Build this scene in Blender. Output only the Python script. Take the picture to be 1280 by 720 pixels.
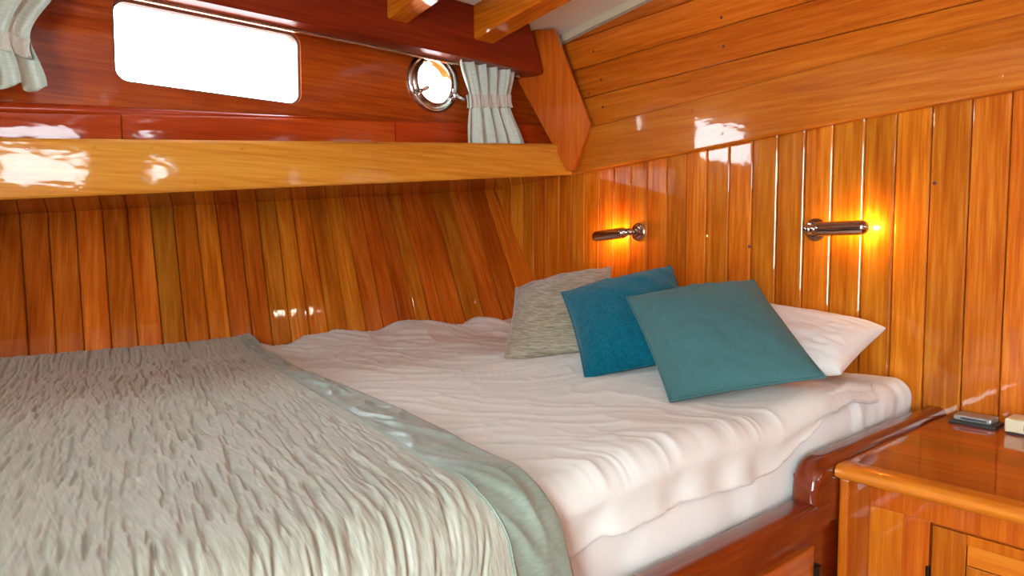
import bpy, bmesh, math, random
import numpy as np
from mathutils import Vector, Matrix

for o in list(bpy.data.objects): bpy.data.objects.remove(o)
scene = bpy.context.scene
COL = scene.collection
random.seed(7)
# All coordinates below are metres relative to the eye point; +X runs to the bulkhead, +Y to the hull side, +Z up.
OFF = Vector((0, 0, 1.3))          # eye height above the cabin sole

# ---------------------------------------------------------------- camera
FPX, PITCH, YAW = 860.0, math.atan(55/860), math.radians(49.9)
fh = Vector((math.cos(YAW), math.sin(YAW), 0)); rt = Vector((math.sin(YAW), -math.cos(YAW), 0)); up = Vector((0, 0, 1))
fw = fh*math.cos(PITCH) - up*math.sin(PITCH); cu = up*math.cos(PITCH) + fh*math.sin(PITCH)
cam = bpy.data.cameras.new('camera'); cam.sensor_width = 36; cam.lens = FPX/1280*36; cam.clip_start = 0.02
co = bpy.data.objects.new('camera', cam); COL.objects.link(co)
m = Matrix((rt, cu, -fw)).transposed().to_4x4(); m.translation = OFF; co.matrix_world = m
scene.camera = co

# ---------------------------------------------------------------- world, lights, exposure
w = bpy.data.worlds.new('world'); scene.world = w; w.use_nodes = True
bg = w.node_tree.nodes['Background']; bg.inputs[0].default_value = (0.82, 0.95, 1.0, 1); bg.inputs[1].default_value = 18.0
def area(name, loc, size, target, power, color=(1, 1, 1)):
    l = bpy.data.lights.new(name, 'AREA'); l.shape = 'RECTANGLE'; l.size, l.size_y = size; l.energy = power; l.color = color
    o = bpy.data.objects.new(name, l); COL.objects.link(o); o.location = Vector(loc)+OFF
    o.rotation_euler = (Vector(target)-Vector(loc)).to_track_quat('-Z', 'Y').to_euler(); return o
# added area light at an invented, unseen doorway in wall_front, behind the viewer
area('added_doorway_offscreen', (-1.42, -0.55, -0.02), (0.88, 1.44), (1.0, -0.55, -0.02), 28, (0.75, 0.96, 1.0))
vs = scene.view_settings; vs.view_transform = 'Standard'; vs.look = 'None'; vs.gamma = 1; vs.use_curve_mapping = False
vs.exposure = 0.15

# ---------------------------------------------------------------- numeric noise
def _hash(ix, iy, seed):
    h = (ix.astype(np.int64)*374761393 + iy.astype(np.int64)*668265263 + seed*1442695041) & 0x7fffffff
    h = ((h ^ (h >> 13))*1274126177) & 0x7fffffff
    return ((h ^ (h >> 16)) & 0xffff)/65535.0*2-1
def vnoise(x, y, seed=0):
    ix, iy = np.floor(x), np.floor(y); fx, fy = x-ix, y-iy
    sx, sy = fx*fx*fx*(fx*(fx*6-15)+10), fy*fy*fy*(fy*(fy*6-15)+10)
    a, b = _hash(ix, iy, seed), _hash(ix+1, iy, seed); c, d = _hash(ix, iy+1, seed), _hash(ix+1, iy+1, seed)
    return (a*(1-sx)+b*sx)*(1-sy) + (c*(1-sx)+d*sx)*sy
def fbm(x, y, seed=0, oct=3):
    r, a = 0, 1
    for k in range(oct): r = r + a*vnoise(x*2**k+k*17.3, y*2**k+k*5.1, seed+k); a *= 0.5
    return r

# ---------------------------------------------------------------- materials
def lin(c): return tuple(((v/255)/12.92 if v/255 <= .04045 else ((v/255+.055)/1.055)**2.4) for v in c) + (1,)
def new_mat(name):
    mt = bpy.data.materials.new(name); mt.use_nodes = True
    nt = mt.node_tree; return mt, nt, nt.nodes['Principled BSDF']
def wood(name, dark, mid, light, axis, tint=0.16, hue=0.018, rotx=0, roty=0, coat=1.0, coat_rough=0.05, figure=9.0, wob=0.05):
    mt, nt, b = new_mat(name); N, L = nt.nodes.new, nt.links.new
    tc = N('ShaderNodeTexCoord'); oi = N('ShaderNodeObjectInfo')
    mul = N('ShaderNodeVectorMath'); mul.operation = 'SCALE'; mul.inputs[0].default_value = (7.3, 11.9, 5.1); L(oi.outputs['Random'], mul.inputs['Scale'])
    add = N('ShaderNodeVectorMath'); pre = N('ShaderNodeMapping'); pre.inputs['Rotation'].default_value = (rotx, roty, 0); L(tc.outputs['Object'], pre.inputs[0]); L(pre.outputs[0], add.inputs[0]); L(mul.outputs[0], add.inputs[1])
    def mapped(s, along):
        mp = N('ShaderNodeMapping'); sc = [s, s, s]; sc['XYZ'.index(axis)] = s*along; mp.inputs['Scale'].default_value = sc; L(add.outputs[0], mp.inputs[0]); return mp
    n1 = N('ShaderNodeTexNoise'); n1.inputs['Scale'].default_value = 1; n1.inputs['Detail'].default_value = 4; n1.inputs['Distortion'].default_value = 1.2; L(mapped(figure, .16).outputs[0], n1.inputs[0])
    n2 = N('ShaderNodeTexNoise'); n2.inputs['Scale'].default_value = 1; n2.inputs['Detail'].default_value = 5; n2.inputs['Distortion'].default_value = .35; L(mapped(95, .045).outputs[0], n2.inputs[0])
    n3 = N('ShaderNodeTexNoise'); n3.inputs['Scale'].default_value = 1; n3.inputs['Detail'].default_value = 3; L(mapped(420, .03).outputs[0], n3.inputs[0])
    mx = N('ShaderNodeMix'); mx.inputs[0].default_value = .5; L(n1.outputs[0], mx.inputs[2]); L(n2.outputs[0], mx.inputs[3])
    mx2 = N('ShaderNodeMix'); mx2.inputs[0].default_value = .22; L(mx.outputs[0], mx2.inputs[2]); L(n3.outputs[0], mx2.inputs[3])
    cr = N('ShaderNodeValToRGB'); e = cr.color_ramp.elements; e[0].position = .35; e[0].color = lin(dark); e[1].position = .65; e[1].color = lin(light)
    k = cr.color_ramp.elements.new(.5); k.color = lin(mid); L(mx2.outputs[0], cr.inputs[0])
    hs = N('ShaderNodeHueSaturation'); L(cr.outputs[0], hs.inputs['Color'])
    def mapr(src, a, bb):
        r = N('ShaderNodeMapRange'); r.inputs[3].default_value = a; r.inputs[4].default_value = bb; L(src, r.inputs[0]); return r.outputs[0]
    L(mapr(oi.outputs['Random'], .5-hue*.25, .5+hue*1.25), hs.inputs['Hue'])
    wn = N('ShaderNodeTexWhiteNoise'); wn.noise_dimensions = '1D'; L(oi.outputs['Random'], wn.inputs['W'])
    L(mapr(wn.outputs['Value'], 1-tint, 1+tint), hs.inputs['Value'])
    L(hs.outputs[0], b.inputs['Base Color'])
    b.inputs['Roughness'].default_value = .42; b.inputs['Specular IOR Level'].default_value = .12
    b.inputs['Coat Weight'].default_value = coat; b.inputs['Coat Roughness'].default_value = coat_rough; b.inputs['Coat IOR'].default_value = 1.5
    bp = N('ShaderNodeBump'); bp.inputs['Strength'].default_value = .12; bp.inputs['Distance'].default_value = .002; L(n2.outputs[0], bp.inputs['Height']); L(bp.outputs[0], b.inputs['Normal'])
    n4 = N('ShaderNodeTexNoise'); n4.inputs['Scale'].default_value = 1; n4.inputs['Detail'].default_value = 2; L(mapped(26, .45).outputs[0], n4.inputs[0])
    bp2 = N('ShaderNodeBump'); bp2.inputs['Strength'].default_value = wob; bp2.inputs['Distance'].default_value = .01; L(n4.outputs[0], bp2.inputs['Height']); L(bp2.outputs[0], b.inputs['Coat Normal'])
    return mt
def plain(name, col, rough=.5, metal=0, emit=0, sheen=0, spec=.5):
    mt, nt, b = new_mat(name); b.inputs['Base Color'].default_value = lin(col); b.inputs['Roughness'].default_value = rough; b.inputs['Metallic'].default_value = metal
    b.inputs['Specular IOR Level'].default_value = spec
    if emit: b.inputs['Emission Color'].default_value = lin(col); b.inputs['Emission Strength'].default_value = emit
    if sheen: b.inputs['Sheen Weight'].default_value = sheen; b.inputs['Sheen Roughness'].default_value = .4
    return mt
def fabric(name, c1, c2, rough=.85, scale=(300, 300, 300), nscale=1, bump=.3, dist=.001, sheen=.2, cmix=(.35, .65), spec=.2, distort=0, detail=3, metal=0):
    mt, nt, b = new_mat(name); N, L = nt.nodes.new, nt.links.new
    tc = N('ShaderNodeTexCoord'); mp = N('ShaderNodeMapping'); mp.inputs['Scale'].default_value = scale; L(tc.outputs['Object'], mp.inputs[0])
    n = N('ShaderNodeTexNoise'); n.inputs['Scale'].default_value = nscale; n.inputs['Detail'].default_value = detail; n.inputs['Distortion'].default_value = distort; L(mp.outputs[0], n.inputs[0])
    cr = N('ShaderNodeValToRGB'); e = cr.color_ramp.elements; e[0].position = cmix[0]; e[0].color = lin(c1); e[1].position = cmix[1]; e[1].color = lin(c2); L(n.outputs[0], cr.inputs[0])
    L(cr.outputs[0], b.inputs['Base Color']); b.inputs['Roughness'].default_value = rough; b.inputs['Specular IOR Level'].default_value = spec; b.inputs['Metallic'].default_value = metal
    b.inputs['Sheen Weight'].default_value = sheen; b.inputs['Sheen Roughness'].default_value = .5
    bp = N('ShaderNodeBump'); bp.inputs['Strength'].default_value = bump; bp.inputs['Distance'].default_value = dist; L(n.outputs[0], bp.inputs['Height']); L(bp.outputs[0], b.inputs['Normal'])
    return mt
M = {}
M['bulk'] = wood('bulkhead_cedar', (152, 62, 4), (194, 98, 14), (222, 134, 40), 'Z', .17, .008)
M['hull'] = wood('hull_cedar', (142, 56, 6), (180, 86, 18), (208, 120, 40), 'Z', .22, .011, rotx=math.atan(.674), roty=-.12)
M['fascia'] = wood('shelf_oak', (186, 104, 22), (208, 132, 40), (224, 154, 60), 'X', .03, .004, figure=5)
M['shelf'] = wood('shelf_mahogany', (136, 50, 6), (164, 70, 12), (186, 92, 24), 'X', .05, .005, figure=5)
M['beam'] = wood('bulkhead_beam_oak', (160, 72, 6), (188, 96, 16), (208, 120, 34), 'Y', .03, .004, figure=5)
M['board'] = wood('upper_board_mahogany', (166, 66, 8), (204, 96, 20), (224, 120, 38), 'Y', .10, .006, figure=5)
M['side'] = wood('cabin_side_mahogany', (120, 40, 4), (158, 62, 8), (186, 88, 18), 'X', .04, .004, figure=4)
M['strip'] = wood('lower_strip_mahogany', (150, 40, 4), (176, 56, 8), (196, 74, 16), 'X', .08, .004, figure=5)
M['carlin'] = wood('carlin_mahogany', (96, 22, 4), (122, 34, 8), (142, 48, 14), 'X', .03, .003, coat=.25, coat_rough=.3, figure=5)
M['deckbeam'] = wood('deck_beam_cedar', (160, 62, 4), (200, 98, 12), (226, 132, 30), 'Y', .06, .006, figure=8)
M['knee'] = wood('knee_mahogany', (150, 50, 4), (186, 78, 10), (206, 100, 22), 'Z', .03, .003, figure=5)
M['bed'] = wood('berth_mahogany', (92, 22, 2), (116, 34, 5), (136, 50, 10), 'X', .04, .004, figure=5)
M['bedpanel'] = wood('berth_door_cedar', (140, 54, 6), (170, 76, 12), (190, 98, 24), 'X', .05, .006, figure=6)
M['nstop'] = wood('cabinet_top_cedar', (134, 44, 2), (164, 64, 4), (188, 88, 14), 'Y', .32, .008, coat_rough=.02, figure=6, wob=.02)
M['nsnose'] = wood('cabinet_nosing_oak', (178, 84, 12), (202, 110, 24), (218, 132, 40), 'Y', .03, .003, figure=6)
M['nsfront'] = wood('cabinet_front_cedar', (140, 52, 4), (172, 76, 8), (194, 100, 20), 'Z', .14, .008, figure=6)
M['post'] = wood('cabinet_stile_mahogany', (116, 40, 4), (144, 56, 8), (166, 76, 16), 'Z', .04, .004, figure=6)
M['sole'] = wood('cabin_sole_teak', (110, 62, 30), (140, 84, 44), (164, 104, 58), 'X', .08, .006, figure=5)
M['backing'] = plain('plank_backing', (176, 86, 20), .6)
M['white'] = plain('white_headliner', (226, 224, 216), .55)
M['cream'] = plain('cream_moulding', (214, 206, 180), .4)
M['chrome'] = plain('polished_chrome', (206, 202, 198), .09, 1)
M['nickel'] = plain('polished_nickel', (196, 186, 180), .12, 1)
M['brass'] = plain('pale_metal_track', (190, 160, 130), .25, .8)
M['bolt'] = plain('dark_bung', (96, 44, 18), .5)
M['hinge'] = plain('dark_bronze', (52, 38, 30), .35, .8)
M['rubber'] = plain('brown_gasket', (120, 84, 60), .6)
M['silver'] = plain('brushed_silver_plastic', (168, 172, 172), .3, .5)
M['darkgrey'] = plain('dark_grey_plastic', (56, 56, 58), .4)
M['creamplastic'] = plain('cream_plastic', (226, 214, 180), .4)
M['bulb'] = plain('warm_bulb', (255, 176, 70), .5, 0, 60)
M['led'] = plain('white_led', (255, 246, 232), .5, 0, 45)
M['duvet'] = fabric('white_cotton_duvet', (220, 219, 213), (226, 225, 220), .9, (500, 500, 500), bump=.12, dist=.0006, sheen=.1)
M['sheet'] = fabric('white_cotton_sheet', (230, 230, 226), (235, 235, 232), .9, (500, 500, 500), bump=.12, dist=.0006, sheen=.1)
M['pillow'] = fabric('white_cotton_pillowcase', (226, 222, 217), (232, 229, 224), .9, (500, 500, 500), bump=.12, dist=.0006, sheen=.1)
M['coverlet'] = fabric('sage_crinkle_satin', (158, 160, 144), (180, 180, 166), .48, (300, 16, 60), bump=.3, dist=.002, sheen=.2, distort=.25, spec=.45, detail=2)
M['band'] = fabric('sage_satin_border', (112, 128, 114), (142, 154, 140), .34, (60, 240, 240), bump=.3, dist=.001, sheen=.3, spec=.7, detail=6, cmix=(.2, .8))
M['teal'] = fabric('teal_velvet', (0, 78, 96), (0, 96, 114), .85, (160, 160, 160), bump=.25, dist=.001, sheen=.15, spec=.1)
M['green'] = fabric('blue_green_cotton', (54, 92, 94), (70, 110, 110), .85, (600, 600, 600), bump=.25, dist=.0008, sheen=.1, spec=.15)
M['taupe'] = fabric('taupe_ribbed_fabric', (120, 108, 88), (172, 160, 138), .5, (30, 30, 330), bump=.6, dist=.002, sheen=.3, distort=.8, spec=.4)
M['curtain'] = fabric('pale_sage_curtain', (186, 192, 180), (206, 210, 198), .8, (40, 40, 700), bump=.3, dist=.0008, sheen=.2)
M['tieband'] = fabric('grey_tie_band', (180, 176, 164), (202, 198, 186), .75, (700, 700, 40), bump=.4, dist=.0008, sheen=.2)
mt, nt, b = new_mat('window_glass'); nt.nodes.remove(b); N, L = nt.nodes.new, nt.links.new
tr = N('ShaderNodeBsdfTransparent'); gl = N('ShaderNodeBsdfGlossy'); gl.inputs['Roughness'].default_value = .02; fr = N('ShaderNodeFresnel'); fr.inputs[0].default_value = 1.45
ms = N('ShaderNodeMixShader'); L(fr.outputs[0], ms.inputs[0]); L(tr.outputs[0], ms.inputs[1]); L(gl.outputs[0], ms.inputs[2]); L(ms.outputs[0], nt.nodes['Material Output'].inputs[0])
M['glass'] = mt

# ---------------------------------------------------------------- object helpers
ORG = {}
def thing(name, label, cat, loc, group=None):
    o = bpy.data.objects.new(name, None); COL.objects.link(o); o.empty_display_size = .05
    o.location = Vector(loc)+OFF; o['label'] = label; o['category'] = cat
    if group: o['group'] = group
    ORG[o.name] = Vector(loc); return o
def add(name, V, F, mat, parent=None, smooth=False, label=None, cat=None, kind=None, group=None, org=None):
    V = [Vector(v) for v in V]
    if parent is not None: org = ORG[parent.name]
    elif org is None:
        xs, ys, zs = zip(*V); org = Vector(((min(xs)+max(xs))/2, (min(ys)+max(ys))/2, min(zs)))
    org = Vector(org)
    me = bpy.data.meshes.new(name); me.from_pydata([v-org for v in V], [], F); me.update()
    bm = bmesh.new(); bm.from_mesh(me); bmesh.ops.recalc_face_normals(bm, faces=bm.faces); bm.to_mesh(me); bm.free()
    me.materials.append(M[mat] if isinstance(mat, str) else mat)
    if smooth: me.polygons.foreach_set('use_smooth', [True]*len(me.polygons))
    o = bpy.data.objects.new(name, me); COL.objects.link(o); ORG[o.name] = org
    if parent is not None: o.parent = parent
    else: o.location = org+OFF
    if label: o['label'] = label
    if cat: o['category'] = cat
    if kind: o['kind'] = kind
    if group: o['group'] = group
    return o
class MB:
    def __init__(s): s.V, s.F = [], []
    def put(s, V, F): n = len(s.V); s.V += [Vector(v) for v in V]; s.F += [tuple(i+n for i in f) for f in F]; return s
    def bm(s, b):
        b.verts.index_update(); s.put([v.co.copy() for v in b.verts], [[v.index for v in f.verts] for f in b.faces]); b.free(); return s
    def hexa(s, P, bev=0, seg=2):
        """P: 8 corners, bottom loop 0-3 then top loop 4-7."""
        b = bmesh.new(); vs_ = [b.verts.new(p) for p in P]
        for f in ((0, 3, 2, 1), (4, 5, 6, 7), (0, 1, 5, 4), (1, 2, 6, 5), (2, 3, 7, 6), (3, 0, 4, 7)): b.faces.new([vs_[i] for i in f])
        if bev: bmesh.ops.bevel(b, geom=list(b.edges), offset=bev, segments=seg, profile=.6, affect='EDGES')
        return s.bm(b)
    def box(s, x0, x1, y0, y1, z0, z1, bev=0, seg=2):
        return s.hexa([(x0, y0, z0), (x1, y0, z0), (x1, y1, z0), (x0, y1, z0), (x0, y0, z1), (x1, y0, z1), (x1, y1, z1), (x0, y1, z1)], bev, seg)
    def prism(s, P, d, bev=0, seg=2):
        b = bmesh.new(); n = len(P); d = Vector(d)
        a = [b.verts.new(p) for p in P]; c = [b.verts.new(Vector(p)+d) for p in P]
        b.faces.new(a[::-1]); b.faces.new(c)
        for i in range(n): b.faces.new((a[i], a[(i+1) % n], c[(i+1) % n], c[i]))
        if bev: bmesh.ops.bevel(b, geom=list(b.edges), offset=bev, segments=seg, profile=.6, affect='EDGES')
        return s.bm(b)
    def sweep(s, sections, closed=True, caps=True):
        n = len(sections[0]); V = [v for sec in sections for v in sec]; F = []
        for i in range(len(sections)-1):
            for j in range(n if closed else n-1):
                k = (j+1) % n; F.append((i*n+j, i*n+k, (i+1)*n+k, (i+1)*n+j))
        if caps and closed: F.append(tuple(range(n))[::-1]); F.append(tuple((len(sections)-1)*n+j for j in range(n)))
        return s.put(V, F)
    def lathe(s, prof, origin, axis, n=28, ang=(0, 2*math.pi), ref=None):
        """prof: (radius, distance along axis)."""
        a = Vector(axis).normalized(); ref = Vector(ref) if ref is not None else Vector((0, 0, 1)) if abs(a.z) < .9 else Vector((1, 0, 0))
        e1 = (ref-a*ref.dot(a)).normalized(); e2 = a.cross(e1); full = abs(ang[1]-ang[0]-2*math.pi) < 1e-6
        m_ = n if full else n+1; secs = []
        for r_, d in prof:
            secs.append([Vector(origin)+a*d+(e1*math.cos(t)+e2*math.sin(t))*max(r_, 1e-5) for t in [ang[0]+(ang[1]-ang[0])*k/n for k in range(m_)]])
        return s.sweep(secs, closed=full, caps=False)
    def tube(s, path, r_, n=8, closed=False):
        path = [Vector(p) for p in path]; secs = []; N_ = len(path); prev = None
        for i, p in enumerate(path):
            t = (path[(i+1) % N_]-path[i-1]) if closed or 0 < i < N_-1 else (path[1]-path[0] if i == 0 else path[-1]-path[-2])
            t = t.normalized() if t.length > 1e-9 else Vector((1, 0, 0))
            if prev is None: prev = t.orthogonal().normalized()
            prev = (prev-t*prev.dot(t)).normalized(); b2 = t.cross(prev)
            secs.append([p+(prev*math.cos(2*math.pi*k/n)+b2*math.sin(2*math.pi*k/n))*r_ for k in range(n)])
        if closed: secs.append(secs[0])
        return s.sweep(secs, caps=not closed)
    def add(s, name, mat, parent=None, **k): return add(name, s.V, s.F, mat, parent, **k)
def auto(o, deg=35):
    me = o.data; me.polygons.foreach_set('use_smooth', [True]*len(me.polygons)); me.set_sharp_from_angle(angle=math.radians(deg)); return o
def grid(name, P, mat, parent=None, **k):
    """P: array (n, m, 3)."""
    n, m_ = P.shape[:2]; V = [Vector(p) for p in P.reshape(-1, 3)]
    F = [(i*m_+j, (i+1)*m_+j, (i+1)*m_+j+1, i*m_+j+1) for i in range(n-1) for j in range(m_-1)]
    return add(name, V, F, mat, parent, smooth=True, **k)
def holed(outline, holes, f3, thick):
    """2D outline with holes turned into a slab; f3 maps (a, b) to 3D, thick is the extrusion vector."""
    mb = MB(); thick = Vector(thick); b = bmesh.new()
    for lp in [outline]+holes:
        vs_ = [b.verts.new((p[0], p[1], 0)) for p in lp]
        for i in range(len(vs_)): b.edges.new((vs_[i], vs_[(i+1) % len(vs_)]))
    bmesh.ops.triangle_fill(b, use_beauty=True, edges=list(b.edges)); b.verts.index_update()
    V2 = [v.co.copy() for v in b.verts]; F2 = [[v.index for v in f.verts] for f in b.faces]; b.free()
    front = [Vector(f3(v.x, v.y)) for v in V2]; mb.put(front, F2); mb.put([v+thick for v in front], F2)
    for lp in [outline]+holes:
        n = len(lp); a = [Vector(f3(*p)) for p in lp]
        mb.put(a+[v+thick for v in a], [(i, (i+1) % n, n+(i+1) % n, n+i) for i in range(n)])
    return mb
def rrect(x0, x1, z0, z1, r_, n=8):
    P = []
    for cx, cz, a0 in ((x1-r_, z1-r_, 0), (x0+r_, z1-r_, 90), (x0+r_, z0+r_, 180), (x1-r_, z0+r_, 270)):
        for k in range(n+1): t = math.radians(a0+90*k/n); P.append((cx+r_*math.cos(t), cz+r_*math.sin(t)))
    return P
def circ(cx, cz, r_, n=40): return [(cx+r_*math.cos(2*math.pi*k/n), cz+r_*math.sin(2*math.pi*k/n)) for k in range(n)]
def smooth_step(t): t = np.clip(t, 0, 1); return t*t*(3-2*t)

# ================================================================ THE SETTING
XB = 1.9                                     # face of the bulkhead planks
XA = -1.3                                    # after end of the cabin
HA, HB = 2.212, .674                         # hull side: Y = HA + HB*z
ceil_z = lambda y: .93-.035*y*y
shelf_b = lambda x: .085+.095*x              # fascia bottom (sheer)
shelf_t = lambda x: .22+.085*x
def roundabs(y): return math.sqrt(y*y+.09)
beam_b = lambda y: .264+.0615*(1.867-roundabs(y))+.002
beam_t = lambda y: .43+.066*(1.76-roundabs(y))+.002

MB().box(XA-.1, XB+.1, -2.4, 2.4, -1.34, -1.30).add('floor', 'sole', kind='structure')

# --- ceiling: white headliner with an added, unseen hatch opening
ys = [-2.1+.1*k for k in range(43)]
def strip_panel(mb, x0, x1, y0, y1, dz0, dz1):
    yy = [y0]+[y for y in ys if y0+.01 < y < y1-.01]+[y1]
    mb.sweep([[(x0, y, ceil_z(y)+dz0), (x1, y, ceil_z(y)+dz0), (x1, y, ceil_z(y)+dz1), (x0, y, ceil_z(y)+dz1)] for y in yy])
c = MB(); HX0, HX1, HY0, HY1 = .15, .70, .70, 1.25
strip_panel(c, XA-.05, HX0, -2.1, 2.1, 0, .03); strip_panel(c, HX1, XB+.05, -2.1, 2.1, 0, .03)
strip_panel(c, HX0, HX1, -2.1, HY0, 0, .03); strip_panel(c, HX0, HX1, HY1, 2.1, 0, .03)
auto(c.add('ceiling', 'white', kind='structure'))
hf = MB()
for a in ((HX0-.04, HX0, HY0-.04, HY1+.04), (HX1, HX1+.04, HY0-.04, HY1+.04), (HX0, HX1, HY0-.04, HY0), (HX0, HX1, HY1, HY1+.04)): hf.box(*a, .862, .97, .004)
hf.add('trim_8', 'deckbeam', kind='structure')
MB().box(HX0-.001, HX1+.001, HY0-.001, HY1+.001, .935, .965).add('trim_9', 'white', kind='structure', label='unseen white lid added to block sky light at the hatch opening')  # added lid out of view, keeps sky light off the bed

# --- bulkhead: backing, vertical planks, upper boards
wb = MB().box(XB+.012, XB+.05, -2.45, 2.45, -1.3, .95).add('wall_back', 'backing', kind='structure')
seams = [2.405, 2.335, 2.256, 2.191, 2.119, 2.044, 1.968, 1.899, 1.829, 1.756, 1.682, 1.603, 1.532, 1.448, 1.371, 1.292, 1.212, 1.133, 1.052, .970, .891, .807, .729, .648, .563, .484]
while seams[-1] > -2.38: seams.append(seams[-1]-.080)
for a, b2 in zip(seams[:-1], seams[1:]):
    g = .0010; y0, y1 = b2+g, a-g; bv = .0034
    zt = min(beam_b(y0), beam_b(y1))+.05 if abs(a) < 1.93 else .36
    P = [(XB+.012, y0), (XB+bv, y0), (XB+.0012, y0+bv*.55), (XB, y0+bv*1.3), (XB, y1-bv*1.3), (XB+.0012, y1-bv*.55), (XB+bv, y1), (XB+.012, y1)]
    MB().sweep([[(x, y, -1.29) for x, y in P], [(x, y, zt) for x, y in P]]).add('plank', 'bulk', wb, smooth=False)
bs = [lambda y: beam_t(y)-.02, lambda y: .546+.026*(1-(y/1.85)**2), lambda y: .66+.022*(1-(y/1.85)**2), lambda y: .772+.02*(1-(y/1.85)**2), lambda y: ceil_z(y)+.02]
for lo, hi in zip(bs[:-1], bs[1:]):
    S = []
    for y in np.linspace(-2.1, 2.1, 40):
        a, b2 = lo(y)+.001, max(hi(y)-.001, lo(y)+.004)
        S.append([(XB+.01, y, a), (XB+.003, y, a), (XB, y, a+.0025), (XB, y, b2-.0025), (XB+.003, y, b2), (XB+.01, y, b2)])
    auto(MB().sweep(S).add('board', 'board', wb), 15)
S = []
for y in np.linspace(-1.9, 1.9, 50):
    a, b2, x = beam_b(y), beam_t(y), XB-.03
    S.append([(XB+.003, y, a), (x+.004, y, a), (x, y, a+.005), (x, y, b2-.005), (x+.004, y, b2), (XB+.003, y, b2)])
t2 = auto(MB().sweep(S).add('trim_2', 'beam', kind='structure', label='pale varnished beam across the bulkhead above the vertical planks'), 20)
def bungs(parent, pts, n, mat='bolt', r_=.005):
    for p in pts: MB().lathe([(r_, -.002), (r_, .0006), (r_*.7, .001), (0, .001)], p, n, 12).add('plug', mat, parent)
bungs(t2, [(XB-.03, y, beam_t(y)-.035 if k % 2 else beam_b(y)+.035) for k, y in enumerate((1.62, 1.33, 1.22, 1.0, .83, .62, .5))], (-1, 0, 0), 'beam')
bungs(wb, [(XB, 1.75, .60), (XB, 1.74, .50), (XB, 1.79, .71), (XB, 1.25, .70), (XB, 1.24, .61), (XB, 1.81, .56)], (-1, 0, 0))

bungs(wb, [(XB, .637, .150), (XB, 1.137, -.008)], (-1, 0, 0))
S = [[(XB-.022, y, ceil_z(y)-.028), (XB+.002, y, ceil_z(y)-.028), (XB+.002, y, ceil_z(y)+.002), (XB-.022, y, ceil_z(y)+.002)] for y in np.linspace(-1.95, 1.95, 40)]
auto(MB().sweep(S).add('trim_6', 'cream', kind='structure'))

# --- hull side: sloping planks
def hull_y(z): return HA+HB*z
wl = MB().prism([(XA, hull_y(-.95)+.0146, -.95), (XA, hull_y(.42)+.0146, .42), (XA, hull_y(.42)+.05, .42), (XA, hull_y(-.95)+.05, -.95)], (XB-XA, 0, 0)).add('wall_left', 'backing', kind='structure')
tops = [.120, .186, .250, .315, .381, .446, .507, .570, .636, .698, .767, .830, .892, .951, 1.011, 1.078, 1.145, 1.212, 1.273, 1.334, 1.390, 1.447, 1.540, 1.632, 1.729, 1.825]
bots = [.108, .171, .226, .286, .347, .409, .469, .528, .590, .649, .709, .766, .824, .886, .947, 1.014, 1.078, 1.143, 1.208, 1.272, 1.333, 1.393, 1.484, 1.573, 1.666, 1.765]
while tops[0] > XA+.1: tops.insert(0, tops[0]-.064); bots.insert(0, bots[0]-.061)
tops.append(1.915); bots.append(1.868); tops.append(2.02); bots.append(1.98)
nrm = Vector((0, -1, HB)).normalized()
for k in range(len(tops)-1):
    def pt(t, s, off):
        z = [-.93, .40][t]; zt, zb = .11, -.297
        f_ = (z-zb)/(zt-zb); x = (bots[k]+(tops[k]-bots[k])*f_)*(1-s)+(bots[k+1]+(tops[k+1]-bots[k+1])*f_)*s
        return Vector((x, hull_y(z), z))+nrm*off
    def sec(t):
        q = [(.012, -.012), (.012, -.005), (.045, -.001), (.10, 0), (.90, 0), (.955, -.001), (.988, -.005), (.988, -.012)]
        r_ = [pt(t, s, o_) for s, o_ in q]
        for v in r_: v.x = min(v.x, XB+.001)
        return r_
    if pt(0, .5, 0).x > XB and pt(1, .5, 0).x > XB: continue
    MB().sweep([sec(0), sec(1)]).add('plank', 'hull', wl)

# --- shelf: pale fascia and glossy underside
xs_ = np.linspace(XA, XB, 34)
S = []
for x in xs_:
    a, b2 = shelf_b(x), shelf_t(x)
    S.append([(x, 1.905, a), (x, 1.874, a), (x, 1.87, a+.005), (x, 1.87, b2-.008), (x, 1.878, b2), (x, 1.905, b2)])
t1 = auto(MB().sweep(S).add('trim_1', 'fascia', kind='structure', label='pale varnished fascia board along the side shelf'), 20)
S = [[(x, 1.90, shelf_b(x)+.004), (x, 2.45, shelf_b(x)-.036), (x, 2.45, shelf_b(x)+.0), (x, 1.90, shelf_b(x)+.04)] for x in xs_]
MB().sweep(S).add('shelf_board', 'shelf', t1)
S = [[(x, 1.90, shelf_t(x)-.03), (x, 2.06, shelf_t(x)-.03), (x, 2.06, shelf_t(x)-.006), (x, 1.90, shelf_t(x)-.006)] for x in xs_]
MB().sweep(S).add('shelf_top', 'strip', t1)
bungs(t1, [(x, 1.87, (shelf_t(x)-.022) if up_ else (shelf_b(x)+.022)) for x, up_ in ((.30, 1), (.42, 1), (.64, 1), (.27, 0), (.52, 0), (.92, 0), (1.05, 1), (1.3, 0), (.17, 1))], (0, -1, 0), 'fascia')

# --- cabin side with window and porthole (both sides of the boat)
WX0, WX1, WZ0, WZ1 = .374, .872, .416, .628
PX, PZ = 1.344, .556
def cabin_side(name, s):
    f3 = lambda a, b2: (a, s*2.02, b2)
    return holed([(XA, shelf_b(XA)+.05), (XB, shelf_b(XB)+.05), (XB, .90), (XA, .90)], [rrect(WX0, WX1, WZ0, WZ1, .035), circ(PX, PZ, .084)], f3, (0, s*.035, 0)).add(name, 'side', kind='structure')
cabin_side('wall_left_upper', 1)
cabin_side('wall_right_upper', -1)
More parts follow.
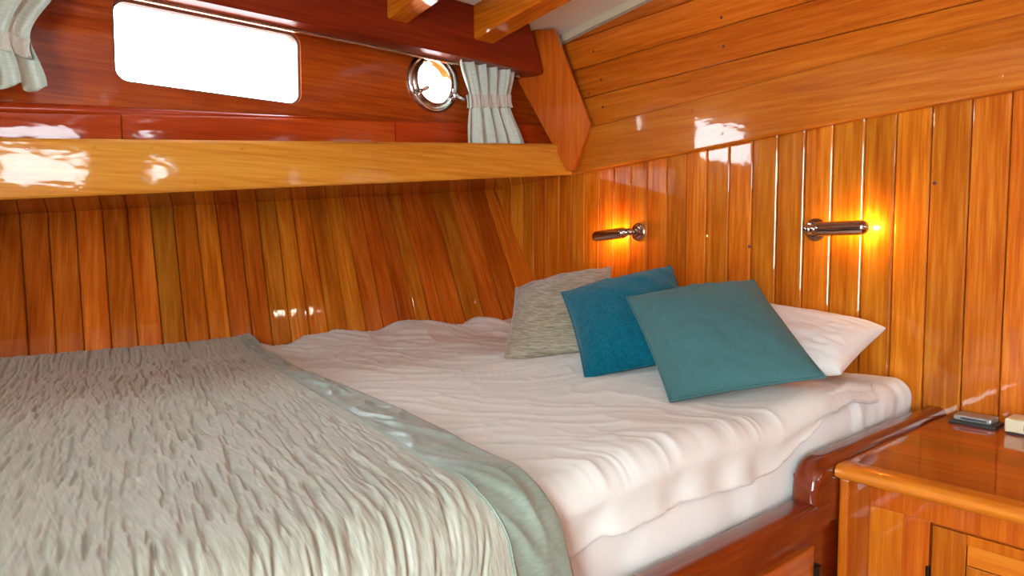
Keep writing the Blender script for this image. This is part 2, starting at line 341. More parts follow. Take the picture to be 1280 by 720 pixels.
# lower strip boards with a joint, and a rounded cap moulding
def strip_top(x): return .297+.09*x
t4 = None
for x0, x1 in ((XA, .38), (.382, 1.175), (1.178, XB)):
    S = [[(x, 2.022, shelf_b(x)+.06), (x, 1.992, shelf_b(x)+.06), (x, 1.99, shelf_b(x)+.07), (x, 1.99, strip_top(x)-.006), (x, 1.996, strip_top(x)), (x, 2.022, strip_top(x))] for x in np.linspace(x0, x1, 14)]
    if t4 is None: t4 = auto(MB().sweep(S).add('trim_4', 'strip', kind='structure'), 20)
    else: auto(MB().sweep(S).add('board', 'strip', t4), 20)
S = []
for x in np.linspace(XA, 1.30, 30):
    k_ = min(1, max(.12, 1-(x-.25)/1.1)); S.append([(x, 2.021, strip_top(x)-.001), (x, 2.000, strip_top(x)-.001), (x, 1.997, strip_top(x)+.006*k_), (x, 2.000, strip_top(x)+.014*k_), (x, 2.010, strip_top(x)+.021*k_), (x, 2.021, strip_top(x)+.023*k_)])
auto(MB().sweep(S).add('moulding', 'strip', t4), 60)

def window(name, s):
    fr_ = holed(rrect(WX0-.0, WX1+.0, WZ0, WZ1, .035), [rrect(WX0+.006, WX1-.006, WZ0+.006, WZ1-.006, .03)], lambda a, b2: (a, s*2.03, b2), (0, s*.024, 0))
    wn = fr_.add(name, 'rubber', kind='structure')
    V = [Vector((a, s*2.046, b2)) for a, b2 in rrect(WX0+.003, WX1-.003, WZ0+.003, WZ1-.003, .032)]
    add('pane', V, [tuple(range(len(V)))], 'glass', wn); return wn
window('window_1', 1); window('window_3', -1)
def porthole(name, s):
    o = Vector((PX, s*2.02, PZ)); ax = (0, -s, 0)
    fl = MB().lathe([(.080, -.03), (.080, .0), (.104, .0), (.105, .004), (.102, .010), (.096, .013), (.088, .013), (.084, .010), (.081, .010), (.0795, .018), (.077, .021), (.073, .021), (.070, .017), (.0665, .006), (.066, -.012), (.0665, -.03), (.080, -.03)], o, ax, 48)
    p = auto(fl.add(name, 'chrome', kind='structure', label='round porthole with polished chrome rim and wing latches'), 50)
    V = [o+Vector((.067*math.cos(2*math.pi*k/40), s*.012, .067*math.sin(2*math.pi*k/40))) for k in range(40)]
    add('pane', V, [tuple(range(40))], 'glass', p)
    for t in (math.radians(212), math.radians(-28)):   # wing latches
        d = Vector((math.cos(t), 0, math.sin(t))); q = o+d*.086+Vector((0, -s*.012, 0)); tang = Vector((-d.z, 0, d.x))
        mb = MB().lathe([(.005, 0), (.005, .016), (.009, .018), (.009, .026), (.004, .03), (0, .03)], q, ax, 16)
        for sg in (-1, 1):
            b0 = q+Vector((0, -s*.022, 0)); e = b0+d*(.026*sg)+Vector((0, -s*.014, 0))
            mb.sweep([[c_+tang*(w_*math.cos(a_))+Vector((0, s*h_*math.sin(a_), 0)) for a_ in [k*math.pi/4 for k in range(8)]] for c_, w_, h_ in ((b0, .004, .004), ((b0+e)/2, .0065, .003), (e, .007, .0025), (e+d*.004*sg, .003, .0015))])
        auto(mb.add('latch', 'chrome', p), 50)
    h = MB()
    for dx in (-.016, .016): h.tube([o+Vector((dx-.008, -s*.014, .098)), o+Vector((dx+.008, -s*.014, .098))], .007, 12)
    h.tube([o+Vector((-.03, -s*.014, .098)), o+Vector((.03, -s*.014, .098))], .0035, 8)
    auto(h.add('hinge', 'chrome', p), 40); return p
porthole('window_2', 1); porthole('window_4', -1)

# --- carlins (dark longitudinal beams under the deck edge)
for nm, s in (('trim_3', 1), ('trim_7', -1)):
    S = []
    for x in np.linspace(XA, 1.752, 24):
        zb = .622+.004*math.sin(x); xt = min(x, 1.672) if x > 1.7 else x-.06*max(0, (x-1.0)/.75)
        S.append([(x, s*1.99, zb), (x, s*1.906, zb), (x-.002, s*1.90, zb+.006), (xt, s*1.90, .812), (xt, s*1.99, .812)])
    auto(MB().sweep(S).add(nm, 'carlin', kind='structure', label='dark mahogany beam under the deck edge'), 20)
# --- far side of the cabin and the after end (behind the viewer)
MB().box(XA, XB, -2.06, -1.90, -1.3, .20).add('wall_right', 'hull', kind='structure')
wf = holed([(-2.3, -1.3), (2.3, -1.3), (2.3, .95), (-2.3, .95)], [[(-1.0, -.75), (-.1, -.75), (-.1, .72), (-1.0, .72)]], lambda a, b2: (XA, a, b2), (-.04, 0, 0)).add('wall_front', 'bulk', kind='structure')

# ================================================================ BEAMS, KNEE, TRACK
def deck_beam(x0, x1, label, z_drop=.112):
    S = []
    for y in np.linspace(-1.9, 1.9, 48):
        t, b2 = ceil_z(y)+.002, ceil_z(y)-z_drop; r_ = .006
        S.append([(x0, y, t), (x0, y, b2+r_), (x0+r_, y, b2), (x1-r_, y, b2), (x1, y, b2+r_), (x1, y, t)])
    return auto(MB().sweep(S).add('deck_beam', 'deckbeam', label=label, cat='beam', group='deck beams under the white headliner'), 20)
db = [deck_beam(1.432, 1.520, 'varnished orange deck beam overhead, next to the bulkhead'),
      deck_beam(1.100, 1.176, 'varnished orange deck beam overhead, above the porthole'),
      deck_beam(.770, .846, 'varnished orange deck beam overhead, above the rectangular window')]
for o, x in zip(db, (1.478, 1.14, .81)):
    MB().lathe([(.004, -.002), (.004, .001), (0, .0015)], (x, 1.82, ceil_z(1.82)-.112), (0, 0, -1), 10).add('bolt', 'bolt', o)
for o, x in zip(db[:1], (1.432,)):
    MB().lathe([(.006, -.002), (.006, .001), (0, .0015)], (x, 1.62, ceil_z(1.62)-.035), (-1, 0, 0), 10).add('bolt', 'bolt', o)

kn = thing('hanging_knee', 'reddish varnished wooden knee pointing down into the corner', 'bracket', (1.80, 1.86, .262))
K = [(1.742, 1.976, .80), (1.789, 1.882, .792), (1.852, 1.756, .436), (1.848, 1.764, .408), (1.824, 1.813, .272), (1.811, 1.838, .272), (1.720, 2.019, .629)]
off = Vector((1, .5, 0)).normalized()*.034
auto(MB().prism(K, off, .004, 2).add('board', 'knee', kn, smooth=False), 15)

tk = MB().box(XA, 1.70, 1.972, 1.984, .617, .626, .002).add('curtain_track', 'brass', label='thin pale curtain track under the dark beam', cat='curtain track')

# ================================================================ CURTAINS
def curtain(label, x0, x1, xw0, xw1, xb0, xb1, zt, zw0, zw1, zb, folds, seed, yt, yb, band_h):
    root = thing('curtain', label, 'curtain', ((x0+x1)/2, yt, zb), 'short tied cabin curtains')
    nu, nv = 120, 44; u = np.linspace(0, 1, nu)[None, :]; v = np.linspace(0, 1, nv)[:, None]
    def surf(v, extra=0.0, amp=1.0):
        zw = zw0+(zw1-zw0)*u
        vw = (zt-(zw0+zw1)/2)/(zt-zb)
        k1 = smooth_step(v/vw); k2 = smooth_step((v-vw)/(1-vw))**.8
        L_ = np.where(v < vw, x0+(xw0-x0)*k1, xw0+(xb0-xw0)*k2); R_ = np.where(v < vw, x1+(xw1-x1)*k1, xw1+(xb1-xw1)*k2)
        pinch = np.exp(-((v-vw)/.16)**2)
        ph = folds*2*math.pi*u+.9*np.sin(3.1*u+seed)+.5*np.sin(v*2+seed)
        d = (.014*np.sin(ph)+.006*np.sin(ph*2.3+seed))*(1-.45*pinch)*amp
        x = L_+(R_-L_)*u+.006*np.cos(ph)*(1-.3*pinch)*amp
        y = yt+(yb-yt)*v-d-extra
        z = zt+(zb-zt)*v + v**6*(.008*np.sin(ph*1.0+1)) + 0*u
        return np.stack(np.broadcast_arrays(x, y, z), -1)
    P = surf(v); Q = surf(v, -.0022)
    full = np.concatenate([P, Q[::-1]], 0); full = np.concatenate([full, full[:1]], 0)
    o = grid('cloth', full, 'curtain', root)
    vw0 = (zt-(zw0+zw1)/2)/(zt-zb); hb = band_h/(zt-zb)/2; vb = np.linspace(vw0-hb, vw0+hb, 10)[:, None]
    A = surf(vb, .0085, .45); A[..., 2] += (zw0-(zw0+zw1)/2)+(zw1-zw0)*u
    B = surf(vb, -.012, .45); B[..., 2] += (zw0-(zw0+zw1)/2)+(zw1-zw0)*u
    full = np.concatenate([A, B[::-1], A[:1]], 0)
    grid('tie_band', full, 'tieband', root)
    return root
curtain('pale grey-green curtain tied at the waist beside the round porthole', 1.398, 1.650, 1.428, 1.612, 1.400, 1.672, .640, .488, .512, .336, 5, 1.3, 1.945, 1.905, .045)
curtain('pale grey-green tied curtain hanging to one side of the rectangular window', -.06, .262, -.05, .186, -.06, .212, .640, .490, .440, .352, 5, 4.1, 1.945, 1.915, .042)

# ================================================================ BED BASE
bed = thing('berth_base', 'dark mahogany berth base with raised rounded side rail', 'bed', (.85, 1.2, -1.30))
YR0, YR1 = .590, .645
FX = -.30                                      # foot end of the berth
def rail_sweep(path, r_=.016, depth=.12):
    """path: (x, z, nx, nz) with outward normals; rounded across Y."""
    S = []
    for x, z, nx_, nz_ in path:
        sec_ = [(x-nx_*depth, YR0, z-nz_*depth)]
        for a in np.linspace(0, math.pi/2, 6): sec_.append((x-nx_*r_*(1-math.sin(a)), YR0+r_*(1-math.cos(a)), z-nz_*r_*(1-math.sin(a))))
        for a in np.linspace(math.pi/2, 0, 6): sec_.append((x-nx_*r_*(1-math.sin(a)), YR1-r_*(1-math.cos(a)), z-nz_*r_*(1-math.sin(a))))
        sec_.append((x-nx_*depth, YR1, z-nz_*depth)); S.append(sec_)
    return MB().sweep(S)
auto(rail_sweep([(x, -.484, 0, 1) for x in (FX, .5, 1.0, 1.29)], .016, .05).add('side_rail', 'bed', bed), 40)
R_ = .060; path = [(1.236, -.495, -1, 0), (1.236, -.480, -1, 0)]
for a in np.linspace(0, math.pi/2, 12): path.append((1.236+R_-R_*math.cos(a), -.466+R_*math.sin(a), -math.cos(a), math.sin(a)))
path += [(1.5, -.404, 0, 1), (XB, -.404, 0, 1)]
auto(rail_sweep(path, .018, .055).add('raised_rail', 'bed', bed), 40)
MB().box(1.25, XB, YR0+.001, YR1-.001, -.53, -.44).add('rail_core', 'bed', bed)

MB().box(FX, XB, .602, .64, -1.22, -.525).add('front_panel', 'bed', bed)
MB().box(FX, XB, .64, .66, -1.3, -1.22).add('plinth', 'bed', bed)
for x0, x1 in ((.62, 1.232), (-.06, .56)):
    d = MB().box(x0, x1, .590, .606, -1.15, -.560, .003).add('door', 'bedpanel', bed)
    MB().box(x0+.07, x1-.07, .585, .600, -1.08, -.630, .004).add('panel', 'bedpanel', d)
    for z in (-.625, -1.07): auto(MB().box(x1-.002, x1+.024, .586, .603, z-.024, z+.024, .002).tube([(x1+.004, .586, z-.026), (x1+.004, .586, z+.026)], .004, 10).add('hinge', 'hinge', d), 40)
MB().prism([(FX, .645, -.62), (FX, hull_y(-.62), -.62), (FX, hull_y(-.60), -.60), (FX, .645, -.60)], (XB-FX, 0, 0)).add('platform', 'bed', bed)
MB().prism([(FX-.04, .59, -1.30), (FX-.04, 1.70, -1.30), (FX-.04, hull_y(-.45), -.45), (FX-.04, .59, -.45)], (.04, 0, 0), .004).add('foot_board', 'bed', bed)

# ================================================================ MATTRESS, DUVET, COVERLET
def rounded_profile(y_edge, z_top, z_bot, r_, y_far, n_top=50, n_arc=8, n_side=14):
    P = [(y, z_top) for y in np.linspace(y_far, y_edge+r_, n_top)]
    P += [(y_edge+r_-r_*math.sin(t), z_top-r_+r_*math.cos(t)) for t in np.linspace(0, math.pi/2, n_arc+2)[1:-1]]
    P += [(y_edge, z) for z in np.linspace(z_top-r_, z_bot, n_side)]
    return np.array(P)
ZM = -.338
pr = rounded_profile(.652, ZM, -.60, .042, 2.012)
X = np.concatenate([np.linspace(FX+.01, 1.5, 60), np.linspace(1.51, 1.895, 60)]); P = np.zeros((len(X), len(pr)+1, 3))
for i, x in enumerate(X):
    dn = 0.030*smooth_step((x-1.835)/.06)
    p = np.array(pr); top = np.clip((p[:, 1]+.60)/.25, 0, 1)
    wr = fbm(np.full(len(p), x*18), p[:, 0]*6-p[:, 1]*9, 5, 3)*.0035+.0035*vnoise(np.full(len(p), x*42+2*vnoise(np.array([x*5]), np.array([0.]), 3)[0]), p[:, 1]*11+p[:, 0]*3, 9)*(p[:, 0] < .78)
    P[i, :len(pr), 0] = x; P[i, :len(pr), 1] = p[:, 0]-wr*np.clip((ZM-p[:, 1])/.05, 0, 1)+dn*.8*(p[:, 0] < .7)*(p[:, 1] < ZM-.002); P[i, :len(pr), 2] = p[:, 1]+wr*top-dn*top
    P[i, -1] = (x, hull_y(-.60)-.01, -.60)
    P[i, :, 1] = np.minimum(P[i, :, 1], HA+HB*P[i, :, 2]-.004)
full = np.concatenate([P, P[:, :1]], 1)
n, m_ = full.shape[:2]
mm = MB().put(full.reshape(-1, 3).tolist(), [(i*m_+j, (i+1)*m_+j, (i+1)*m_+j+1, i*m_+j+1) for i in range(n-1) for j in range(m_-1)]+[tuple(range(m_-1)), tuple((n-1)*m_+j for j in range(m_-1))[::-1]])
auto(mm.add('mattress', 'sheet', label='white sheeted mattress under the duvet, beside the side rail', cat='mattress'), 60)

def duvet_top(X, Y):
    under = smooth_step((X-.50)/.16); z = -.314+.010*fbm(X*3.2, Y*3.2, 21, 2)*(.3+.7*under)
    d = fbm(X*2.0, Y*2.0, 31, 2)*.7
    # creases running mostly along the bed, stronger towards hull side and head
    p, q = X*.765-Y*.644, X*.644+Y*.765
    r1 = 1-np.abs(vnoise(p*4.5+d*2, q*15+d*3, 41)); r2 = 1-np.abs(vnoise(p*8-d*2, q*24+d*4+p*3, 43))
    amp = .60+.60*smooth_step((Y-1.35)/.6)+.25*smooth_step((X-1.25)/.3)
    amp = amp*(.15+.85*under)*(1-.8*smooth_step((X-1.40)/.12)*smooth_step((.95-Y)/.15))
    z = z+amp*(.0062*r1**3+.0040*r2**3-.0034)
    z = z+amp*.0026*(1-np.abs(vnoise(p*13+d*3, q*50+d*6-p*5, 47)))**2
    for bx_, by_, ba_ in ((1.33, .70, .020), (1.36, .98, .022), (1.33, 1.24, .020)): z = z+ba_*np.exp(-((X-bx_)**2+(Y-by_)**2)/.0128)
    z = z-.016*smooth_step((X-1.47)/.14)*smooth_step((1.0-Y)/.2)
    z = z+under*.030*smooth_step((Y-1.82)/.2)+.018*smooth_step((Y-1.75)/.25)*vnoise(X*9, Y*3, 51)*.8*under+.014*smooth_step((X-1.55)/.3)*smooth_step((Y-1.6)/.3)
    return z
# duvet: parametrised by X along the bed and arc length s from the hull to the hem
YE, RR = .637, .046
nx, ns = 320, 260
xx = np.linspace(.30, 1.0, nx)
def hem_drop(x): return np.interp(x, [.2, .65, .745, .878, 1.086, 1.255, 1.36, 1.437, 1.50, 1.66], [.10, .092, .100, .101, .100, .082, .060, .036, .026, .026])
rows = []
t = np.linspace(0, 1, nx)
for k in range(nx):
    far_x = .30+(1.86-.30)*t[k]; near_x = .30+(1.615-.30)*t[k]
    y_far = 2.04; x_mid = near_x
    top_len = y_far-(YE+RR); drop = float(hem_drop(near_x))-RR*1.0; arc = RR*math.pi/2
    # profile samples
    st = np.linspace(0, 1, 170); yt_ = y_far-(top_len)*st
    blend = smooth_step((yt_-1.0)/.5); xt = near_x+(far_x-near_x)*blend
    zt_ = duvet_top(xt, yt_)
    y_a = []; z_a = []
    ztop0 = zt_[-1]
    if drop >= 0: amax = math.pi/2
    else: amax = max(.5, (drop+arc)/RR)
    for a in np.linspace(0, amax, 14)[1:]: y_a.append(YE+RR-RR*math.sin(a)); z_a.append(ztop0-RR+RR*math.cos(a))
    if drop > 0:
        for q in np.linspace(0, 1, 18)[1:]: y_a.append(YE+.004*math.sin(q*3)); z_a.append(z_a[12]-drop*q if q < 2 else 0)
    else:
        for q in np.linspace(0, 1, 18)[1:]: y_a.append(y_a[12]); z_a.append(z_a[12])
    # side puckers
    y_a = np.array(y_a); z_a = np.array(z_a)
    side = np.linspace(0, 1, len(y_a))
    puck = .006*vnoise(np.full(len(y_a), near_x*16), side*1.2, 61)+.004*vnoise(np.full(len(y_a), near_x*38), side*2, 63)*smooth_step((near_x-1.15)/.3)
    puck = puck*(1-.9*float(smooth_step((near_x-1.36)/.14)))
    y_a = y_a-puck*side; z_a = z_a+side**4*.006*vnoise(np.full(len(y_a), near_x*11), side*0, 67)
    # curl under
    cy, cz = y_a[-1], z_a[-1]; cr_ = .008
    yc = [cy+cr_-cr_*math.cos(a) for a in np.linspace(0, math.pi, 9)[1:]]+[cy+2*cr_+.0005, cy+2*cr_+.001]; zc = [cz-cr_*math.sin(a) for a in np.linspace(0, math.pi, 9)[1:]]+[cz+.02, cz+.035]
    st2 = np.linspace(1, 0, 24); yu = np.interp(st2, st, yt_); xu = np.interp(st2, st, xt); zu = np.minimum(np.interp(st2, st, zt_)-.014, -.322)
    Y_ = np.concatenate([yt_, y_a, yc, yu]); Z_ = np.concatenate([zt_, z_a, zc, zu])
    X_ = np.concatenate([xt, np.full(len(y_a)+len(yc), near_x), xu])
    rows.append(np.stack([X_, Y_, Z_], -1))
P = np.array(rows)
# head end: round the last rows down to the sheet
edge = []
last = P[-1]
for a in np.linspace(0, math.pi*.95, 9)[1:]:
    q = last.copy(); r2 = .013; lowered = np.clip((q[:, 2]+.36)/.03, 0, 1)
    q[:, 0] += r2*math.sin(a); q[:, 2] -= r2*(1-math.cos(a))*lowered; edge.append(q)
P = np.concatenate([P, np.array(edge)], 0)
hy = HA+HB*P[..., 2]-.004; P[..., 1] = np.minimum(P[..., 1], hy); P[..., 0] = np.minimum(P[..., 0], 1.893)
P = np.concatenate([P, P[:, :1]], 1)
grid('duvet', P, 'duvet', label='rumpled white cotton duvet spread over the berth', cat='duvet')

# coverlet: crinkled sage satin throw with a smooth satin border, draped over the berth's side
cv = thing('coverlet', 'sage green crinkled satin coverlet with a smooth border over the foot of the berth', 'blanket', (.2, 1.3, -.31))
YC, RC = .618, .085
def cov_edge(y): return np.interp(y, [.60, .66, .715, .80, .878, 1.05, 1.237, 1.544, 1.80, 2.06], [.605, .585, .583, .592, .606, .628, .640, .656, .690, .708])
def band_in(y): return np.interp(y, [.60, .66, .72, .813, 1.0, 1.257, 1.6, 1.9, 2.06], [.520, .500, .500, .508, .535, .568, .610, .650, .672])
top_l = 2.06-(YC+RC); arc_l = RC*math.pi/2; tot = top_l+arc_l+.42
def cov_pos(f, s, band):
    """f 0..1 across X from foot to edge (panel) or band inner to outer; s arc length from the hull."""
    a = np.clip((s-top_l)/RC, 0, math.pi/2); y = np.where(s < top_l, 2.06-s, YC+RC-RC*np.sin(a)); dz = np.where(s < top_l, 0, -(RC-RC*np.cos(a)))-np.maximum(0, s-top_l-arc_l)
    yy = np.clip(y, .60, 2.06); down = np.maximum(0, s-top_l-arc_l*.6)
    xi = band_in(yy)+.10*down; xo = cov_edge(yy)+.16*down
    x = np.where(band, xi+(xo-xi)*f, (FX+.02)+(xi-FX-.02)*f)
    base = -.296+.004*fbm(x*2.5, y*2.5, 71, 2)+.026*smooth_step((y-1.86)/.16)-.014*smooth_step((.25-x)/.3)*0
    return x, y, base+dz, a
def cov_surface(nf, nsamp, band, disp, lift=0, f0=0, f1=1):
    f = np.linspace(f0, f1, nf)[:, None]; s = np.linspace(0, tot, nsamp)[None, :]; f, s = np.broadcast_arrays(f, s)
    x, y, z, a = cov_pos(f, s, band); d = disp(x, s, f)+lift
    y2 = y-d*np.sin(a); z2 = z+d*np.cos(a)
    bulge = np.maximum(0, s-top_l-arc_l); y2 = y2-.03*np.sin(np.clip(bulge/.42, 0, 1)*math.pi*.8)
    y2 = np.minimum(y2, HA+HB*z2-.004)
    return np.stack([x, y2, z2], -1)
def crinkle(x, s, f):
    sk = x+.19*s; wob = .006*vnoise(x*16, s*9, 81)
    n1 = 1-np.abs(vnoise((sk+wob)*95, s*9, 83)); n2 = 1-np.abs(vnoise((sk-wob)*140+7, s*13, 85)); mod = .55+.45*vnoise(x*9, s*8, 87)
    g1 = np.clip(vnoise((sk+wob)*150, s*14, 97)-.18, 0, 1); g2 = np.clip(vnoise((sk-wob)*240+7, s*22, 99)-.15, 0, 1)
    near = smooth_step((s-1.05)/.35)*smooth_step((x-.10)/.3)
    fade = 1-smooth_step((f-.965)/.03)
    return .002+fade*(.0016*n1**4*mod-.0054*g1*(1+.3*mod)-.0034*g2+near*.0022*(1-np.abs(vnoise(sk*70+wob*60, s*4, 101)))**3)
def satin(x, s, f):
    env = np.sin(np.clip(f, 0, 1)*math.pi)**.5
    return env*(.0065*(1-np.abs(vnoise(f*1.6+s*6, s*13-f*2.5, 91)))**2+.0035*vnoise(f*3+s*9, s*30-f*5, 93))
A = cov_surface(520, 640, False, crinkle); rim0, rim1 = A[:1].copy(), A[-1:].copy(); rim0[..., 2] -= .008; rim1[..., 2] -= .006; rim0[..., 1] -= .008; rim1[..., 1] -= .006*(rim1[..., 1] > 1.9)
full = np.concatenate([rim0, A, rim1], 0)
o = grid('crinkled_panel', full, 'coverlet', cv)
A = cov_surface(26, 300, True, satin, .003, -.03, 1); B = cov_surface(26, 300, True, lambda x, s, f: 0*x, -.003, -.03, 1)
o = grid('satin_border', np.concatenate([A, B[::-1], A[:1]], 0), 'band', cv, label='smooth sage satin border')
# stitched seam between panel and border
sl = np.linspace(0, tot, 220); xq, yq, zq, aq = cov_pos(np.zeros(220), sl, True)
C_ = cov_surface(2, 220, True, satin, .0034, 0, .02)[0]
MB().tube([tuple(p) for p in C_], .0016, 6).add('seam', 'band', cv, smooth=True)

# ================================================================ PILLOWS AND CUSHIONS
def cushion(name, label, cat, corners, T, mat, pinch=.05, expo=.42, seed=0, piping=None, pin_c=.0, wr=.003, group=None, n=52, sag=0):
    TL, TR, BR, BL = [Vector(c) for c in corners]
    cen = (TL+TR+BR+BL)/4; X_ = ((TR-TL)+(BR-BL)).normalized(); Yv = ((TL-BL)+(TR-BR)).normalized(); Nn = X_.cross(Yv).normalized()
    root = thing(name, label, cat, (cen.x, cen.y, min(c.z for c in (TL, TR, BR, BL))), group)
    lin_ = np.sin(np.linspace(-1, 1, n)*math.pi/2); u, v = np.meshgrid(lin_, lin_)
    def mid(u, v):
        uu = u*(1-pinch*(1-v*v)); vv = v*(1-pinch*(1-u*u))
        w = [(1-uu)*(1+vv)/4, (1+uu)*(1+vv)/4, (1+uu)*(1-vv)/4, (1-uu)*(1-vv)/4]
        return sum(w[i][..., None]*np.array(c)[None, None] for i, c in enumerate((TL, TR, BR, BL)))
    h = np.clip((1-u*u)*(1-v*v), 0, 1)**expo*T
    wv = wr*(fbm(u*3.2+seed, v*3.2, seed, 3)*np.clip((1-u**8)*(1-v**8), 0, 1)); edge_p = wr*.9*vnoise(u*9+seed, v*9, seed+5)*(np.maximum(np.abs(u), np.abs(v)) > .75)*np.clip((1-u**8)*(1-v**8), 0, 1)
    Nv = np.array(Nn)[None, None]; mp = mid(u, v)
    top = mp+Nv*(h*.56+wv+edge_p)[..., None]; bot = mp-Nv*(h*.44)[..., None]
    V = top.reshape(-1, 3).tolist(); F = [(i*n+j, i*n+j+1, (i+1)*n+j+1, (i+1)*n+j) for i in range(n-1) for j in range(n-1)]
    idx = {}
    for i in range(n):
        for j in range(n):
            if i in (0, n-1) or j in (0, n-1): idx[i, j] = i*n+j
            else: idx[i, j] = len(V); V.append(bot[i, j].tolist())
    F += [(idx[i, j], idx[i+1, j], idx[i+1, j+1], idx[i, j+1]) for i in range(n-1) for j in range(n-1)]
    body = add('cover', V, F, mat, root, smooth=True)
    if piping:
        loop = [(s_, -1) for s_ in lin_[:-1]]+[(1, s_) for s_ in lin_[:-1]]+[(-s_, 1) for s_ in lin_[:-1]]+[(-1, -s_) for s_ in lin_[:-1]]
        lu = np.array([[p[0] for p in loop]]); lv = np.array([[p[1] for p in loop]])
        MB().tube([tuple(p) for p in mid(lu, lv)[0]], piping, 8, True).add('piping', mat, root, smooth=True)
    return root
def sc(corners, k): return [tuple(v*k for v in c) for c in corners]
cushion('pillow', 'white cotton bed pillow leaning on the bulkhead behind the blue-green cushion', 'pillow', [(1.85, 1.36, -.215), (1.832, .712, -.212), (1.575, .705, -.296), (1.50, 1.34, -.295)], .135, 'pillow', .035, .38, 3, wr=.006, n=64)
cushion('pillow', 'white cotton bed pillow hidden behind the taupe and teal cushions', 'pillow', [(1.84, 1.93, -.235), (1.85, 1.40, -.235), (1.56, 1.38, -.292), (1.58, 1.86, -.285)], .10, 'pillow', .04, .40, 8, wr=.005)
cushion('cushion', 'taupe ribbed square cushion next to the hull planks', 'cushion', sc([(1.505, 1.768, -.150), (1.700, 1.516, -.076), (1.440, 1.268, -.288), (1.245, 1.516, -.338)], .935), .120, 'taupe', .05, .5, 13, .003, wr=.0035)
cushion('cushion', 'bright teal velvet cushion between the taupe and blue-green ones', 'cushion', sc([(1.410, 1.446, -.143), (1.650, 1.240, -.066), (1.478, .985, -.280), (1.240, 1.186, -.334)], .925), .120, 'teal', .045, .5, 23, .0035, wr=.0035)
cushion('cushion', 'muted blue-green cotton cushion with piped edge leaning on the white pillow', 'cushion', sc([(1.368, 1.163, -.138), (1.626, .960, -.095), (1.435, .677, -.281), (1.177, .879, -.330)], .940), .115, 'green', .035, .5, 33, .0035, wr=.0035)

# ================================================================ READING LAMPS
def sconce(label, y, z, d, tail):
    """Rosette on the bulkhead, ball joint and a slotted tube; d is the tube's direction."""
    root = thing('reading_lamp', label, 'lamp', (XB, y, z-.03), 'chrome reading lamps on the bulkhead')
    auto(MB().lathe([(0, 0), (.031, 0), (.032, .003), (.029, .007), (.025, .008), (.024, .012), (.020, .014), (.016, .014), (.015, .019), (.011, .021), (.008, .022), (0, .022)], (XB, y, z), (-1, 0, 0), 32).add('rosette', 'nickel', root), 40)
    j = Vector((XB-.045, y, z)); d = Vector(d).normalized()
    mb = MB().lathe([(.0065, .018), (.0065, .036), (.010, .037), (.0135, .041), (.0145, .047), (.0125, .054), (.008, .058), (0, .059)], (XB, y, z), (-1, 0, 0), 24)
    auto(mb.add('joint', 'nickel', root), 40)
    c0 = j+d*.010
    mb = MB().lathe([(0, -.002), (.008, 0), (.011, .003), (.015, .005), (.0155, .010), (.013, .013), (.018, .016), (.0195, .018), (.0195, .026)], c0, d, 32)
    auto(mb.add('collar', 'nickel', root), 40)
    # tube open towards the wall
    L0, L1, R_ = .024, .132, .0195
    prof_ = [(R_, L0), (R_, L1)]+[(R_*math.cos(a), L1+R_*math.sin(a)) for a in np.linspace(0, math.pi/2, 9)[1:]]
    inner = [(r_-.0014 if r_ > .002 else r_, dd-(.0014 if dd > L1 else 0)) for r_, dd in prof_]
    away = Vector((-1, 0, 0)); half = math.radians(125)
    mb = MB().lathe(prof_+inner[::-1], c0, d, 30, (-half, half), ref=away)
    auto(mb.add('shade_tube', 'nickel', root), 40)
    bc = c0+d*.078
    auto(MB().lathe([(0, -.030), (.006, -.028), (.0075, -.02), (.0075, .02), (.006, .028), (0, .030)], bc, d, 16).add('bulb', 'bulb', root), 40)
    l = bpy.data.lights.new('reading_lamp_light', 'POINT'); l.energy = 1.2; l.color = (1, .50, .10); l.shadow_soft_size = .006
    lo = bpy.data.objects.new('reading_lamp_light', l); COL.objects.link(lo); lo.parent = root; lo.location = c0+d*tail+Vector((.016, 0, 0))-ORG[root.name]
    return root
sconce('chrome reading lamp lit amber, above the white pillow', .932, .040, (0, -1, .02), .140)
sconce('chrome reading lamp lit amber, above the teal and taupe cushions', 1.567, .042, (-.10, 1, -.10), .075)

# small ceiling light with three lamps (its reflection shows on the hull planks)
cl = thing('ceiling_light_offscreen', 'small white ceiling light bar with three bulbs between deck beams', 'lamp', (1.33, 1.525, ceil_z(1.525)))
MB().box(1.23, 1.428, 1.51, 1.54, ceil_z(1.5)-.016, ceil_z(1.5)+.006, .003).add('bar', 'white', cl)
for x in (1.26, 1.335, 1.408):
    auto(MB().lathe([(.014, 0), (.014, .024), (.0125, .024), (.0125, 0)], (x, 1.525, ceil_z(1.5)-.015), (0, 0, -1), 20).add('hood', 'white', cl), 40)
    auto(MB().lathe([(.012, 0), (.012, .006), (.010, .011), (.005, .014), (0, .0145)], (x, 1.525, ceil_z(1.5)-.015), (0, 0, -1), 16).add('bulb_offscreen', 'led', cl), 40)

# ================================================================ BEDSIDE CABINET
ns_ = thing('bedside_cabinet', 'varnished bedside cabinet with moulded top between berth and bulkhead', 'cabinet', (1.6, .3, -1.30))
ZT = -.420; NY0, NY1 = -.02, .588
xb = [1.345, 1.405, 1.475, 1.555, 1.63, 1.71, 1.80, 1.899]
for a, b2 in zip(xb[:-1], xb[1:]): MB().box(a, b2, NY0, NY1, ZT-.026, ZT).add('board', 'nstop', ns_)
pf = [(1.346, ZT), (1.312, ZT), (1.304, ZT-.003), (1.2995, ZT-.010), (1.2995, ZT-.018), (1.304, ZT-.025), (1.314, ZT-.028), (1.346, ZT-.028)]
auto(MB().sweep([[(x, NY0, z) for x, z in pf], [(x, NY1, z) for x, z in pf]]).add('nosing', 'nsnose', ns_), 50)
MB().box(1.345, 1.899, NY0+.01, NY1-.004, -1.22, ZT-.026).add('body', 'nsfront', ns_)
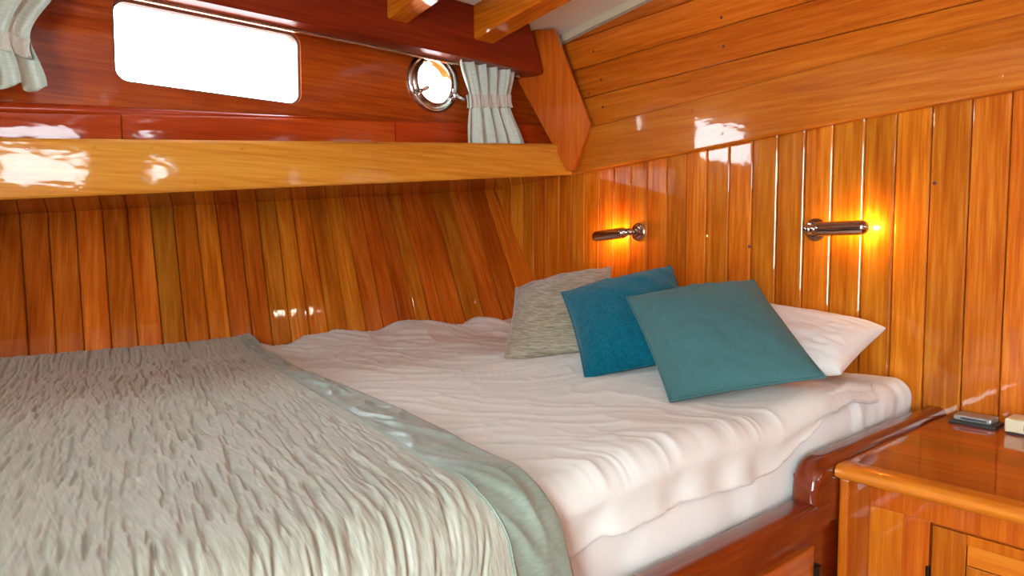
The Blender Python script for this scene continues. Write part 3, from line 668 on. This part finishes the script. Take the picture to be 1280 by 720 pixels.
MB().box(1.38, 1.899, NY0+.03, NY1-.02, -1.30, -1.22).add('plinth', 'nsfront', ns_)
fx0, fx1 = 1.330, 1.346
auto(MB().box(1.322, 1.350, .570, .5895, -1.25, ZT-.028, .006, 3).add('corner_post', 'nsfront', ns_), 40)
MB().box(fx0, fx1, .534, .571, -1.22, ZT-.028, .0015).add('stile', 'post', ns_)
MB().box(fx0-.001, fx1, NY0+.01, .534, ZT-.070, ZT-.028, .0015).add('rail', 'nsfront', ns_)
MB().box(fx0, fx1, .476, .534, -1.22, ZT-.070, .0015).add('stile', 'nsfront', ns_)
MB().box(fx0, fx1, .432, .476, -1.22, ZT-.070, .0015).add('stile', 'nsfront', ns_)
dr = MB().box(fx0+.006, fx1, .02, .428, -1.18, ZT-.072, .001).add('door', 'nsfront', ns_)
MB().box(fx0-.003, fx1-.006, .375, .427, -1.18, ZT-.074, .0015).add('door_stile', 'nsfront', dr)
MB().box(fx0-.003, fx1-.006, .02, .072, -1.18, ZT-.074, .0015).add('door_stile', 'nsfront', dr)
MB().box(fx0-.003, fx1-.006, .072, .375, ZT-.092, ZT-.074, .0015).add('door_rail', 'nsfront', dr)
MB().box(fx0+.001, fx1-.006, .073, .374, ZT-.128, ZT-.093, .0015).add('door_panel', 'nsnose', dr)
MB().box(fx0-.001, fx1-.006, .073, .374, -1.17, ZT-.129, .0015).add('door_panel', 'nsfront', dr)
auto(MB().tube([(fx0-.004, .431, -.60), (fx0-.004, .431, -.57)], .004, 10).add('hinge', 'hinge', dr), 40)

# things on the cabinet
g = thing('clip_case', 'small flat silver case on a dark tray by the bulkhead', 'case', (1.855, .52, ZT))
MB().box(1.820, 1.889, .468, .562, ZT, ZT+.006, .002).add('tray', 'darkgrey', g)
bd = auto(MB().box(1.832, 1.886, .478, .556, ZT+.006, ZT+.019, .004, 3).add('body', 'silver', g), 40)
MB().box(1.8312, 1.834, .488, .540, ZT+.011, ZT+.0145).add('slot', 'darkgrey', bd)
g = thing('adapter', 'cream plastic adapter box beside the silver case', 'adapter', (1.84, .40, ZT))
auto(MB().box(1.808, 1.875, .352, .448, ZT+.004, ZT+.034, .004, 3).add('body', 'creamplastic', g), 40)
MB().box(1.812, 1.870, .358, .444, ZT, ZT+.005).add('foot', 'darkgrey', g)
MB().box(1.8070, 1.809, .405, .412, ZT+.012, ZT+.024).add('socket', 'darkgrey', g)
